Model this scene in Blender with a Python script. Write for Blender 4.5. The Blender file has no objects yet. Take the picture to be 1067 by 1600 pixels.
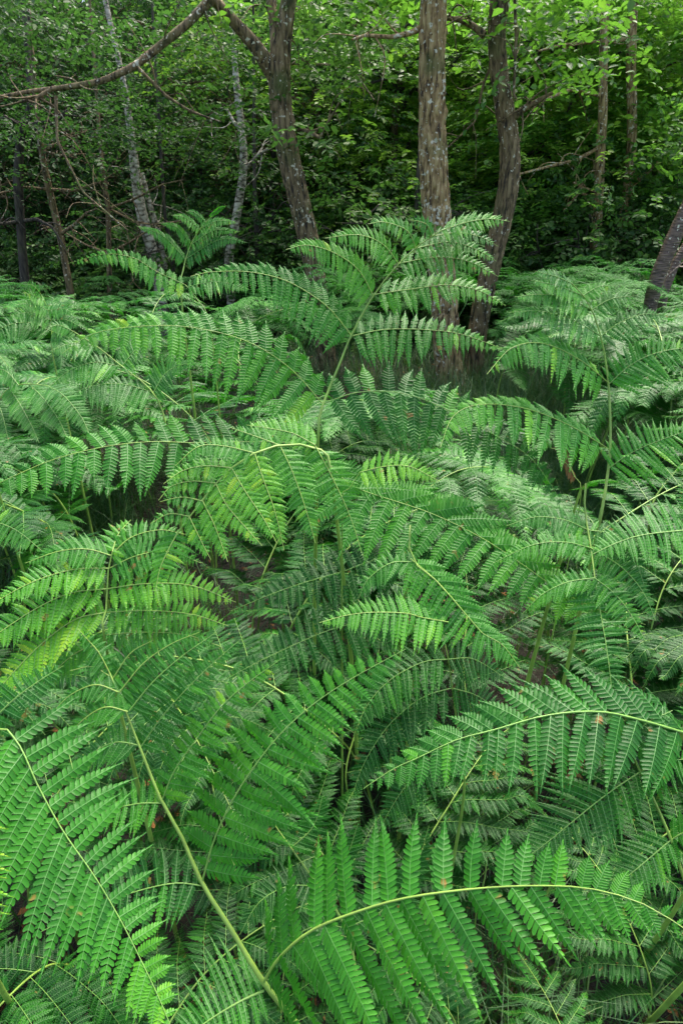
import bpy, math, random
import numpy as np
from mathutils import Vector

# ------------------------------------------------------------------ camera, sky, sun, exposure
scn = bpy.context.scene
CAM_H, PITCH, FPX = 1.5, math.radians(26.0), 950.0
cam_d = bpy.data.cameras.new("camera"); cam = bpy.data.objects.new("camera", cam_d)
scn.collection.objects.link(cam); scn.camera = cam
cam.location = (0, 0, CAM_H); cam.rotation_euler = (math.pi/2 - PITCH, 0, 0)
cam_d.sensor_fit = 'VERTICAL'; cam_d.sensor_height = 36; cam_d.lens = FPX/1600*36
cam_d.clip_start = 0.02; cam_d.clip_end = 1000

SUN_EL, SUN_AZ = math.radians(60), math.radians(22)      # azimuth from +Y (the way the camera looks) towards +X
world = bpy.data.worlds.new("World"); scn.world = world; world.use_nodes = True
wn = world.node_tree.nodes; wl = world.node_tree.links
sky = wn.new('ShaderNodeTexSky'); sky.sky_type = 'NISHITA'; sky.sun_disc = False
sky.sun_elevation = SUN_EL; sky.sun_rotation = SUN_AZ; sky.air_density = 1.0; sky.dust_density = 4.0; sky.ozone_density = 1.0
bg = wn['Background']; bg.inputs[1].default_value = 0.12
wl.new(sky.outputs[0], bg.inputs[0])
sd = bpy.data.lights.new("sun", 'SUN'); sd.energy = 1.5; sd.angle = math.radians(35); sd.color = (1.0, 0.95, 0.82)
so = bpy.data.objects.new("sun", sd); scn.collection.objects.link(so)
dv = Vector((math.sin(SUN_AZ)*math.cos(SUN_EL), math.cos(SUN_AZ)*math.cos(SUN_EL), math.sin(SUN_EL)))
so.rotation_euler = dv.to_track_quat('Z', 'Y').to_euler()
scn.view_settings.view_transform = 'Standard'; scn.view_settings.look = 'None'
scn.view_settings.exposure = 2.0; scn.view_settings.gamma = 1
scn.cycles.max_bounces = 6; scn.cycles.diffuse_bounces = 3; scn.cycles.glossy_bounces = 2
scn.cycles.transmission_bounces = 3; scn.cycles.transparent_max_bounces = 4
scn.cycles.use_denoising = True
scn.cycles.sample_clamp_indirect = 6

# ------------------------------------------------------------------ small maths
C0 = np.array([0, 0, CAM_H]); FW = np.array([0, math.cos(PITCH), -math.sin(PITCH)])
UP = np.array([0, math.sin(PITCH), math.cos(PITCH)]); RT = np.array([1.0, 0, 0])
ZUP = np.array([0, 0, 1.0])
def W(px, py, z): return C0 + z*(FW + (px-533.5)/FPX*RT + (800-py)/FPX*UP)
def proj(p):
    d = np.asarray(p) - C0; z = d @ FW
    return 533.5 + FPX*(d @ RT)/z, 800 - FPX*(d @ UP)/z, z
def gz(py):                                             # depth at which the ground shows at picture row py
    return CAM_H/(math.sin(PITCH) - math.cos(PITCH)*(800-py)/FPX)
def nz(v):
    v = np.asarray(v, float); return v/np.maximum(np.linalg.norm(v, axis=-1, keepdims=True), 1e-9)
def catmull(P, n):
    P = np.asarray(P, float)
    if len(P) == 2: P = np.array([P[0], (P[0]+P[1])/2, P[1]])
    Q = np.vstack([2*P[0]-P[1], P, 2*P[-1]-P[-2]]); out = []
    for i in range(len(P)-1):
        a, b, c, d = Q[i], Q[i+1], Q[i+2], Q[i+3]
        for t in np.linspace(0, 1, 12, endpoint=False):
            out.append(.5*((2*b)+(-a+c)*t+(2*a-5*b+4*c-d)*t*t+(-a+3*b-3*c+d)*t**3))
    out.append(P[-1]); out = np.array(out)
    s = np.r_[0, np.cumsum(np.linalg.norm(np.diff(out[:, :3], axis=0), axis=1))]
    u = np.linspace(0, s[-1], n)
    return np.stack([np.interp(u, s, out[:, k]) for k in range(out.shape[1])], 1), s[-1]

# ------------------------------------------------------------------ mesh assembly
class MB:
    def __init__(s): s.v = []; s.f = []; s.n = 0; s.tone = []
    def add(s, verts, faces, mat=0, tone=None):
        verts = np.asarray(verts, float).reshape(-1, 3); faces = np.asarray(faces, int)
        s.v.append(verts); s.f.append((faces+s.n, mat)); s.n += len(verts)
        s.tone.append(np.full(len(verts), .5) if tone is None else np.broadcast_to(tone, (len(verts),)).astype(float))
    def tmpl(s, O, X, Y, Z, T, faces, mat=0, tone=None):
        """place template T (m,3) in many frames"""
        n, m = len(O), len(T)
        if n == 0: return
        V = (O[:, None, :] + T[None, :, 0:1]*X[:, None, :] + T[None, :, 1:2]*Y[:, None, :] + T[None, :, 2:3]*Z[:, None, :]).reshape(-1, 3)
        tn = None if tone is None else np.repeat(tone, m)
        first = True
        for F in faces:
            F = np.asarray(F, int)
            idx = (F[None] + (np.arange(n)*m)[:, None, None]).reshape(-1, F.shape[1])
            if first: s.add(V, idx, mat, tn); first = False; base = s.n - n*m
            else: s.f.append((idx + base, mat))
    def tube(s, P, R, sides=6, mat=0, tone=.5):
        P = np.asarray(P, float); n = len(P); R = np.broadcast_to(R, (n,))
        T = nz(np.gradient(P, axis=0)); ref = np.array([0.3, -1, 0.2]) if abs(T[0, 2]) > .7 else ZUP
        A = nz(np.cross(T, ref)); B = np.cross(T, A)
        a = np.arange(sides)*2*math.pi/sides
        V = P[:, None] + R[:, None, None]*(np.cos(a)[None, :, None]*A[:, None] + np.sin(a)[None, :, None]*B[:, None])
        i = np.arange(n-1)[:, None]*sides; j = np.arange(sides)[None]; k = (j+1) % sides
        F = np.stack([i+j, i+k, i+sides+k, i+sides+j], -1).reshape(-1, 4)
        s.add(V.reshape(-1, 3), F, mat, tone)
        return A, B
    def ribbon(s, P, S, w, mat=0, tone=.5):
        """P (q,k,3) centre lines, S (q,k,3) side vectors, w (q,k) half widths"""
        q, k = P.shape[:2]
        if q == 0: return
        V = np.stack([P - S*w[..., None], P + S*w[..., None]], 2).reshape(-1, 3)
        b = (np.arange(q)*k*2)[:, None] + (np.arange(k-1)*2)[None]
        F = np.stack([b, b+1, b+3, b+2], -1).reshape(-1, 4)
        s.add(V, F, mat, tone)
    def mesh(s, name, mats, smooth=True, origin=(0, 0, 0)):
        me = bpy.data.meshes.new(name)
        V = np.concatenate(s.v) - np.asarray(origin)
        me.vertices.add(len(V)); me.vertices.foreach_set('co', V.astype(np.float32).ravel())
        nl = sum(f.size for f, _ in s.f); npo = sum(len(f) for f, _ in s.f)
        me.loops.add(nl); me.loops.foreach_set('vertex_index', np.concatenate([f.ravel() for f, _ in s.f]).astype(np.int32))
        me.polygons.add(npo)
        tot = np.concatenate([np.full(len(f), f.shape[1]) for f, _ in s.f]); st = np.r_[0, np.cumsum(tot)[:-1]]
        me.polygons.foreach_set('loop_start', st.astype(np.int32))
        me.polygons.foreach_set('material_index', np.concatenate([np.full(len(f), m) for f, m in s.f]).astype(np.int32))
        for m in mats: me.materials.append(m)
        at = me.attributes.new('tone', 'FLOAT', 'POINT'); at.data.foreach_set('value', np.concatenate(s.tone).astype(np.float32))
        me.update(calc_edges=True)
        me.polygons.foreach_set('use_smooth', np.full(npo, smooth))
        return me
def link(name, data, parent=None, loc=(0, 0, 0)):
    o = bpy.data.objects.new(name, data); scn.collection.objects.link(o); o.location = loc; o.parent = parent
    return o
def tag(o, label=None, cat=None, group=None, kind=None):
    for k, v in (('label', label), ('category', cat), ('group', group), ('kind', kind)):
        if v: o[k] = v
    return o
def copy_tree(o, parent=None):
    c = o.copy(); scn.collection.objects.link(c); c.parent = parent
    for ch in KIDS.get(o.name, []): copy_tree(ch, c)
    return c
KIDS = {}
def kid(parent, o): KIDS.setdefault(parent.name, []).append(o); return o

# ------------------------------------------------------------------ materials
def mat(name):
    m = bpy.data.materials.new(name); m.use_nodes = True
    return m, m.node_tree.nodes, m.node_tree.links, m.node_tree.nodes['Principled BSDF']
def ramp(nodes, stops):
    r = nodes.new('ShaderNodeValToRGB'); e = r.color_ramp.elements
    while len(e) < len(stops): e.new(.5)
    for i, (p, c) in enumerate(stops): e[i].position = p; e[i].color = (*c, 1)
    return r
def noise(nodes, links, scale, detail=3, coord=None, rough=.5):
    n = nodes.new('ShaderNodeTexNoise'); n.inputs['Scale'].default_value = scale; n.inputs['Detail'].default_value = detail
    n.inputs['Roughness'].default_value = rough
    if coord is not None: links.new(coord, n.inputs['Vector'])
    return n
def leaf_mat(name, stops, rough=.38, spec=.5, trans=.3, tcol=(.25, .5, .06), spots=False, patch=6.0):
    m, N, L, bs = mat(name)
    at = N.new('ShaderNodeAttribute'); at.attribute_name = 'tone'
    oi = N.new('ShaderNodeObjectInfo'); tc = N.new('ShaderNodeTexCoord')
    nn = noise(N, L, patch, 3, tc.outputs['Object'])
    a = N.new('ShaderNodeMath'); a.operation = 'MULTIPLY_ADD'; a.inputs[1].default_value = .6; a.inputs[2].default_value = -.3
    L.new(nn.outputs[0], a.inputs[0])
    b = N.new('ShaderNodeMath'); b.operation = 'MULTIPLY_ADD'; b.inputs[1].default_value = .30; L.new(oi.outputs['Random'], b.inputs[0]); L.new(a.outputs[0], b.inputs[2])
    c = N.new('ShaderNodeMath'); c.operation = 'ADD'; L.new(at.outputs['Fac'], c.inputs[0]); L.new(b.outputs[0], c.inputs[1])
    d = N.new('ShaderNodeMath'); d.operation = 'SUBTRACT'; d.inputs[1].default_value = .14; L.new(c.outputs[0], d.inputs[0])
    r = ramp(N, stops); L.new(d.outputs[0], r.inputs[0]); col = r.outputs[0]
    if spots:
        s = noise(N, L, 42, 2, tc.outputs['Object']); sr = ramp(N, [(.70, (0, 0, 0)), (.76, (.85, .85, .85))]); L.new(s.outputs[0], sr.inputs[0])
        mx = N.new('ShaderNodeMix'); mx.data_type = 'RGBA'; L.new(sr.outputs[0], mx.inputs['Factor']); L.new(col, mx.inputs['A']); mx.inputs['B'].default_value = (.30, .14, .035, 1)
        col = mx.outputs['Result']
    L.new(col, bs.inputs['Base Color']); bs.inputs['Roughness'].default_value = rough; bs.inputs['Specular IOR Level'].default_value = spec
    fb = noise(N, L, 700, 2, tc.outputs['Object']); bp = N.new('ShaderNodeBump'); bp.inputs['Strength'].default_value = .25; bp.inputs['Distance'].default_value = .001
    L.new(fb.outputs[0], bp.inputs['Height']); L.new(bp.outputs[0], bs.inputs['Normal'])
    t = N.new('ShaderNodeBsdfTranslucent'); mt = N.new('ShaderNodeMix'); mt.data_type = 'RGBA'; mt.blend_type = 'MULTIPLY'; mt.inputs['Factor'].default_value = 1
    g = N.new('ShaderNodeMix'); g.data_type = 'RGBA'; g.inputs['Factor'].default_value = .5; L.new(col, g.inputs['A']); g.inputs['B'].default_value = (*tcol, 1)
    L.new(g.outputs['Result'], t.inputs[0])
    ms = N.new('ShaderNodeMixShader'); ms.inputs[0].default_value = trans
    L.new(bs.outputs[0], ms.inputs[1]); L.new(t.outputs[0], ms.inputs[2]); L.new(ms.outputs[0], N['Material Output'].inputs[0])
    return m
def plain_mat(name, col, rough=.6, var=.25, scale=20, bump=.2):
    m, N, L, bs = mat(name); tc = N.new('ShaderNodeTexCoord'); n = noise(N, L, scale, 4, tc.outputs['Object'])
    r = ramp(N, [(.3, tuple(c*(1-var) for c in col)), (.7, tuple(min(1, c*(1+var)) for c in col))]); L.new(n.outputs[0], r.inputs[0])
    L.new(r.outputs[0], bs.inputs['Base Color']); bs.inputs['Roughness'].default_value = rough
    bp = N.new('ShaderNodeBump'); bp.inputs['Strength'].default_value = bump; bp.inputs['Distance'].default_value = .01
    L.new(n.outputs[0], bp.inputs['Height']); L.new(bp.outputs[0], bs.inputs['Normal'])
    return m
M_FERN = leaf_mat("bracken_leaf", [(0, (.006, .055, .006)), (.3, (.018, .118, .009)), (.55, (.040, .210, .013)), (.75, (.088, .325, .017)), (.92, (.17, .43, .02)), (1, (.28, .48, .025))], rough=.42, spec=.26, trans=.30, tcol=(.08, .50, .02), spots=True)
M_FERNF = leaf_mat("bracken_leaf_distant", [(0, (.010, .070, .012)), (.5, (.030, .165, .018)), (1, (.09, .32, .028))], rough=.55, spec=.2, trans=.28, tcol=(.08, .50, .02))
M_DEAD = leaf_mat("dead_bracken", [(0, (.045, .022, .010)), (.6, (.12, .055, .022)), (1, (.28, .13, .045))], rough=.8, spec=.2, trans=.1, tcol=(.4, .2, .05))
M_RIB = plain_mat("bracken_rib", (.16, .32, .05), .45, .15, 60)
M_VEIN = plain_mat("bracken_vein", (.085, .24, .045), .45, .15, 60)
M_STEM = plain_mat("bracken_stem", (.24, .38, .06), .4, .25, 25)
M_GRASS = leaf_mat("grass_blade", [(0, (.008, .045, .008)), (.6, (.022, .105, .014)), (1, (.12, .20, .04))], rough=.5, trans=.2)
M_OAK = leaf_mat("broad_leaf", [(0, (.018, .07, .012)), (.5, (.05, .165, .02)), (.8, (.11, .27, .028)), (1, (.24, .38, .04))], rough=.45, trans=.5, tcol=(.26, .60, .05), patch=.8)
M_DARK = leaf_mat("small_dark_leaf", [(0, (.010, .04, .010)), (.5, (.030, .085, .016)), (1, (.10, .20, .03))], rough=.5, spec=.25, trans=.35, tcol=(.12, .34, .05), patch=.8)

def bark_mat(name, dark, mid, light, lichen=.66, lcol=(.62, .56, .41), moss=.0, rs=(20, 20, 4.0), bump=1.0, rough=.85):
    m, N, L, bs = mat(name); tc = N.new('ShaderNodeTexCoord'); mp = N.new('ShaderNodeMapping'); mp.inputs['Scale'].default_value = rs
    L.new(tc.outputs['Object'], mp.inputs[0])
    n1 = noise(N, L, 1.6, 6, mp.outputs[0], .62); v = N.new('ShaderNodeTexVoronoi'); v.feature = 'DISTANCE_TO_EDGE'; v.inputs['Scale'].default_value = 1.1
    mx0 = N.new('ShaderNodeMix'); mx0.data_type = 'VECTOR'; mx0.inputs['Factor'].default_value = .25; L.new(mp.outputs[0], mx0.inputs['A']); L.new(n1.outputs['Color'], mx0.inputs['B'])
    L.new(mp.outputs[0], v.inputs['Vector'])
    h = N.new('ShaderNodeMath'); h.operation = 'MULTIPLY_ADD'; h.inputs[1].default_value = .8; L.new(v.outputs[0], h.inputs[0]); L.new(n1.outputs[0], h.inputs[2])
    r = ramp(N, [(.42, dark), (.56, mid), (.80, light)]); L.new(h.outputs[0], r.inputs[0])
    l1 = noise(N, L, 32, 4, tc.outputs['Object'], .55); l2 = noise(N, L, 4, 2, tc.outputs['Object'])
    la = N.new('ShaderNodeMath'); la.operation = 'MULTIPLY_ADD'; la.inputs[1].default_value = .28; L.new(l2.outputs[0], la.inputs[0]); L.new(l1.outputs[0], la.inputs[2])
    lr = ramp(N, [(lichen+.11, (0, 0, 0)), (lichen+.14, (1, 1, 1))]); L.new(la.outputs[0], lr.inputs[0])
    mg = N.new('ShaderNodeMix'); mg.data_type = 'RGBA'; mn = noise(N, L, 3, 4, tc.outputs['Object']); mr = ramp(N, [(.62-moss, (0, 0, 0)), (.78-moss*.6, (.8, .8, .8))])
    L.new(mn.outputs[0], mr.inputs[0]); L.new(mr.outputs[0], mg.inputs['Factor']); L.new(r.outputs[0], mg.inputs['A']); mg.inputs['B'].default_value = (.075, .10, .018, 1)
    mx = N.new('ShaderNodeMix'); mx.data_type = 'RGBA'; L.new(lr.outputs[0], mx.inputs['Factor']); L.new(mg.outputs['Result'], mx.inputs['A']); mx.inputs['B'].default_value = (*lcol, 1)
    L.new(mx.outputs['Result'], bs.inputs['Base Color']); bs.inputs['Roughness'].default_value = rough
    bp = N.new('ShaderNodeBump'); bp.inputs['Strength'].default_value = bump; bp.inputs['Distance'].default_value = .02
    L.new(h.outputs[0], bp.inputs['Height']); L.new(bp.outputs[0], bs.inputs['Normal'])
    return m
M_BARK = bark_mat("ridged_bark", (.045, .024, .008), (.29, .180, .070), (.48, .34, .15), lichen=.63, moss=.03)
M_BARK2 = bark_mat("mossy_bark", (.020, .013, .006), (.145, .096, .042), (.27, .19, .09), lichen=.66, moss=.10)
M_BARKD = bark_mat("dark_bark", (.014, .011, .008), (.04, .032, .022), (.08, .066, .042), lichen=.75, moss=.08)
M_BARKC = bark_mat("cherry_bark", (.03, .016, .010), (.10, .055, .035), (.20, .125, .085), lichen=.68, rs=(9, 9, 60), rough=.45, bump=.5)
M_BIRCH = bark_mat("birch_bark", (.03, .024, .014), (.30, .26, .18), (.62, .56, .44), lichen=.70, rs=(9, 9, 18), bump=.5)
M_TWIG = plain_mat("twig_bark", (.05, .045, .022), .85, .4, 8)

# ------------------------------------------------------------------ bracken
def lf(rows, mid=-.16, curl=-.18):
    T = []; F4 = []; F3 = []
    for (x, y) in rows: T += [(x, -y, curl*x*x), (x, 0, mid*y+curl*x*x), (x, y, curl*x*x)]
    T.append((1, 0, curl)); k = len(rows)
    for i in range(k-1):
        a = 3*i; F4 += [(a, a+3, a+4, a+1), (a+1, a+4, a+5, a+2)]
    a = 3*(k-1); t = 3*k; F3 += [(a, t, a+1), (a+1, t, a+2)]
    return np.array(T, float), [F4, F3]
L0 = lf([(0, .50), (.3, .47), (.62, .47), (.86, .38), (.97, .2)])
L1 = lf([(0, .50), (.78, .43)])
L2 = (np.array([(0, -.5, 0), (.62, -.42, -.08), (1, .0, -.2), (.62, .42, -.08), (0, .5, 0)], float), [[(0, 1, 2, 3, 4)]])
L3 = (np.array([(0, -.6, 0), (1, -.05, -.15), (0, .6, 0)], float), [[(0, 1, 2)]])
LODS = [(L0, .0054), (L1, .0056), (L2, .0062), (L3, .009)]

def wprof(u, base=.78, tip=1.5):
    return (base + (1-base)*np.minimum(1, u/.25)) * np.minimum(1, (1-u)*tip)**.85
def pinna_mb(P, Nh, va, vb, lod, rng, pitch=None, droop=.08, tone=.45, rr=.0015, tip=1.5, base=.78, rib=True, mb=None, ref=.38, tipb=.16):
    """one pinna: P rachis (n,3), Nh blade normal hint, va / vb pinnule vectors for the two sides at u=ref (world)"""
    mb = mb or MB(); n = len(P); seg = np.linalg.norm(np.diff(P, axis=0), axis=1); s = np.r_[0, np.cumsum(seg)]; Ltot = s[-1]
    T = nz(np.gradient(P, axis=0)); N = nz(Nh - (T @ Nh)[:, None]*T); S = np.cross(N, T)
    (tm, tf), ls = LODS[lod]
    pitch = pitch or max(.009, Ltot/18.0)
    us = []; u = .04
    while u < .985: us.append(u); u += pitch/Ltot*(1.12 - .62*u)
    ri = int(ref*(n-1)); OX = []; XX = []; YY = []; ZZ = []; TN = []; RP = []; RS = []; RW = []
    for side, v in ((1, va), (-1, vb)):
        if v is None: continue
        a, b, c = v @ T[ri], v @ S[ri], v @ N[ri]
        for iu, u0 in enumerate(us):
            u = min(.99, u0 + (.3*pitch/Ltot if side > 0 else 0) + rng.normal(0, .1)*pitch/Ltot)
            f = u*(n-1); i = min(n-2, int(f)); fr = f-i
            p = P[i]*(1-fr)+P[i+1]*fr; t = T[i]*(1-fr)+T[i+1]*fr; sv = S[i]*(1-fr)+S[i+1]*fr; nv = N[i]*(1-fr)+N[i+1]*fr
            w = float(wprof(u, base, tip))*(1+rng.normal(0, .05))
            if rng.random() < .025: w *= rng.uniform(.4, .8)
            D = a*t + b*sv + c*nv + t*abs(b)*.55*max(0, u-.45) ; l = np.linalg.norm(v)*w; D = nz(nz(D) + rng.normal(0, .05, 3))
            if l < .004: continue
            k = max(3, int(l/ls), (min(11, int(l/.0022)) if lod < 2 else 3)); vv = (np.arange(k)+.6)/k; ss = vv*l
            dr = droop*(1+rng.normal(0, .3)); bend = rng.normal(.06, .05)
            ax = p + D*ss[:, None] + (-ZUP*dr + t*bend)*(ss**2/l)[:, None]*1.0
            ad = nz(D + (-ZUP*dr + t*bend)*(2*vv)[:, None])
            np_ = np.cross(t, D)*side; np_ = nz(np_ if np_ @ nv > 0 else -np_)
            np_ = nz(np_ + rng.normal(0, .14, 3))
            bb = nz(np.cross(np_, ad)); nn = np.cross(ad, bb)
            hw = min((.49 if lod == 0 else .54)*pitch*(1.12-.62*u)/max(.5, abs(b)/np.linalg.norm([a, b, c])), .34*l)
            q = hw*np.minimum(1, (1-vv)*2.1)**.85*(.90+.12*np.sin(vv*2.6)); q = np.maximum(q, hw*.10)
            lw = l/k*.97
            tn = np.clip(tone + rng.normal(0, .05) + (.28 if rng.random() < .03 else 0) + tipb*max(0, u-.55)*1.6, 0, 1)
            for sg in (1, -1):
                X = (bb*sg*.94 + ad*(.34+.5*vv[:, None]**3)); X = nz(X)*(q*(1+rng.normal(0, .06, k)))[:, None]
                X = X + nn*(q*rng.normal(-.05, .09, k))[:, None]
                OX.append(ax); XX.append(X); YY.append(ad*lw*sg); ZZ.append(nn*hw*.9); TN.append(np.clip(tn + .05*vv**2 + rng.normal(0, .03, k), 0, 1))
            OX.append(ax[-1:]); XX.append(ad[-1:]*l/k*1.3); YY.append(bb[-1:]*min(lw*.8, q[-1]*1.6)); ZZ.append(nn[-1:]*hw*.5); TN.append(np.array([tn]))
            if rib:
                kk = np.linspace(0, 1, 6); sp = kk*l*.97
                RP.append(p + D*sp[:, None] + (-ZUP*dr + t*bend)*(sp**2/l)[:, None] + nn[0]*.0004); RS.append(np.repeat(bb[:1], 6, 0)); RW.append(np.maximum(.00022, (.00042 if lod < 1 else .0005)*(1-kk*.75)*min(1, l/.06+.3)))
    cat = np.concatenate
    if OX:
        Xc = cat(XX); Yc = cat(YY); Zc = cat(ZZ)
        mb.tmpl(cat(OX), Xc, Yc, Zc, tm, tf, 0, cat(TN))
        if rib: mb.ribbon(np.array(RP), np.array(RS), np.array(RW), 1)
    return mb
def rachis_mb(P, r0, r1, sides=5, mb=None, mt=0):
    mb = mb or MB(); mb.tube(P, np.linspace(r0, r1, len(P)), sides, mt); return mb

def img_vec(off, z, Nw, lim=1.1):
    v = (off[0]*RT - off[1]*UP)*z/FPX; return v
def side_vec(off, px, py, z, N):
    """world vector which looks like off (px) from the camera's standpoint and lies in the blade's plane"""
    v = (off[0]*RT - off[1]*UP)*z/FPX; ray = nz(FW + (px-533.5)/FPX*RT + (800-py)/FPX*UP)
    k = -(v @ N)/(ray @ N); k = np.clip(k, -.8*np.linalg.norm(v), .8*np.linalg.norm(v))
    return v + k*ray
HP = []
def hero(label, stem, pinnae, seed=0, tone=.45, lod=0, cat="fern", ground=True, lean=(0, 0), stem_r=(.0040, .0016), ftone=0):
    rng = np.random.default_rng(seed)
    P = [W(*p) for p in stem]
    if ground:
        b = P[0].copy(); base = np.array([b[0]+lean[0], b[1]+lean[1]+.04, 0.0]); m = (base*.45+b*.55)+np.array([lean[0]*.2, 0, 0])
        P = [base, m] + P
    P, _ = catmull(P, 40)
    root = tag(link("bracken_frond", None, None, P[0]), label, cat, "tall bracken fronds in front")
    for q in P[14::3]: HP.append([*proj(q)])
    org = P[0]
    mb = MB(); mb.tube(P, np.interp(np.linspace(0, 1, 40), [0, .5, 1], [stem_r[0]*1.3, stem_r[0], stem_r[1]*.6]), 8)
    link("stem", mb.mesh("stem", [M_STEM], origin=org), root)
    for pn in pinnae:
        pts, z0, z1, oa, ob = pn[:5]; o = dict(pn[5]) if len(pn) > 5 else {}
        zz = np.linspace(z0, z1, len(pts)); PP, L = catmull([W(p[0], p[1], z) for p, z in zip(pts, zz)], 26)
        ri = int(.38*25); px, py, z = proj(PP[ri]); toC = nz(C0 - PP[ri])
        N = nz(ZUP*o.pop('up', .6) + toC*o.pop('cam', .6))
        T = nz(np.gradient(PP, axis=0)); N = nz(N - (T[ri] @ N)*T[ri])
        va = side_vec(oa, px, py, z, N) if oa else None; vb = side_vec(ob, px, py, z, N) if ob else None
        tn = o.pop('tone', tone) + ftone; r = o.pop('r', .0010); lo = o.pop('lod', lod)
        if va is not None and (va @ np.cross(N, T[ri])) < 0: va, vb = vb, va
        if va is None: va, vb = None, vb
        for q in range(1, 26, 3):
            w_ = float(wprof(q/25.))
            for vv_ in (0, .5, .9):
                for v_ in ((va, vb) if vv_ else (va if va is not None else vb,)):
                    if v_ is not None: HP.append([*proj(PP[q] + v_*vv_*w_)])
        ob_ = PP[0]; lm_ = o.pop('leaf', M_FERN)
        me = pinna_mb(PP, N, va, vb, lo, rng, tone=tn, **o).mesh("pinna", [lm_, M_VEIN], origin=ob_)
        pi = link("pinna", me, root, ob_ - org)
        rm = rachis_mb(PP, r, .0004, 6).mesh("midrib", [M_STEM if tn > .5 else M_RIB], origin=ob_)
        link("midrib", rm, pi)
    return root
SAMP = {}
def gen_pinna(mb, rng, side, N, P, w, lod, tone, droop, rib):
    T = nz(np.gradient(P, axis=0)); ri = 9; S = nz(np.cross(N, T[ri]))
    va = S*w*.92 + T[ri]*w*.42; vb = -S*w*.92 + T[ri]*w*.42
    return pinna_mb(P, N, va, vb, lod, rng, tone=tone, droop=droop, rib=rib, mb=mb, pitch=None if lod < 3 else .028)
def filler_proto(seed, lod, H=1.0, parts=True, npair=8, tone=.42, spread=1.0, m_leaf=None, name="bracken_frond"):
    rng = np.random.default_rng(seed); m_leaf = m_leaf or M_FERN
    fold = rng.uniform(.28, .55); yaw = rng.normal(0, .05)
    pts = [(0, 0, 0), (.02, .0, .28*H), (.05, rng.normal(0, .02), .52*H), (.12, rng.normal(0, .03), .72*H), (.12+fold*.45, yaw, .88*H), (.12+fold, yaw*2, .93*H), (.12+fold*1.55, yaw*3, (.86)*H)]
    P, L = catmull(pts, 60)
    root = bpy.data.objects.new(name, None); scn.collection.objects.link(root)
    mb = MB(); mb.tube(P, np.interp(np.linspace(0, 1, 60), [0, .5, 1], [.0045, .0034, .0006]), 6 if lod < 3 else 4); samp = [P[30::5]]
    if parts: kid(root, link("stem", mb.mesh("stem", [M_STEM]), root)); big = None
    else: big = MB(); big.tube(P, np.interp(np.linspace(0, 1, 60), [0, .5, 1], [.0045, .0034, .0006]), 4, 1)
    T = nz(np.gradient(P, axis=0))
    us = .45 + .47*(np.arange(npair)/npair)**.85
    for j, u in enumerate(us):
        for sd in (1, -1):
            i = int((u + (.012 if sd > 0 else 0))*59); p = P[i]; t = T[i]
            g = (u-.45)/.55; Lp = .40*spread*(1-g)**.9*(1+rng.normal(0, .06)) + .03
            if j == 0: Lp *= .85
            up_ = rng.normal(.28, .08)
            out = nz(np.array([0, sd, 0]) + t*np.array([1, 1, .3])*(.35+.35*g))
            q = [p + out*Lp*x + ZUP*Lp*(up_*x - .52*x*x*rng.uniform(.7, 1.3)) + t*Lp*.12*x*x for x in np.linspace(0, 1, 6)]
            PP, _ = catmull(q, 26)
            Nn = nz(ZUP + np.array([t[0]*.0 + .35*rng.normal(.5, .3), 0, 0]) + out*.25)
            tn = tone + .12*g + rng.normal(0, .04); w = Lp*rng.uniform(.19, .225)
            samp.append(PP[3::5]); samp.append(PP[5::8] + t*w*.7); samp.append(PP[5::8] - t*w*.7)
            if parts:
                m2 = gen_pinna(None, rng, sd, Nn, PP, w, lod, tn, .2, lod < 3)
                if lod >= 2: rachis_mb(PP, .0012, .0004, 4, m2, 1)
                m2.tone = m2.tone
                pi = kid(root, link("pinna", m2.mesh("pinna", [m_leaf, M_VEIN]), root))
                if lod < 2: kid(pi, link("midrib", rachis_mb(PP, .0013, .0004, 5).mesh("midrib", [M_RIB]), pi))
            else:
                gen_pinna(big, rng, sd, Nn, PP, w, lod, tn, .2, False); rachis_mb(PP, .0014, .0005, 3, big, 1)
    i0 = int(.90*59); PP, _ = catmull(P[i0:], 26)
    if parts:
        m2 = gen_pinna(None, rng, 1, nz(ZUP+np.array([.3, 0, 0])), PP, .035, lod, tone+.15, .1, lod < 3)
        kid(root, link("pinna", m2.mesh("pinna", [m_leaf, M_VEIN]), root))
    else:
        gen_pinna(big, rng, 1, nz(ZUP+np.array([.3, 0, 0])), PP, .035, lod, tone+.1, .1, False)
        bpy.data.objects.remove(root); root = link(name, big.mesh(name, [m_leaf, M_VEIN]))
    SAMP[root.name] = np.concatenate(samp)
    return root

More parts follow.
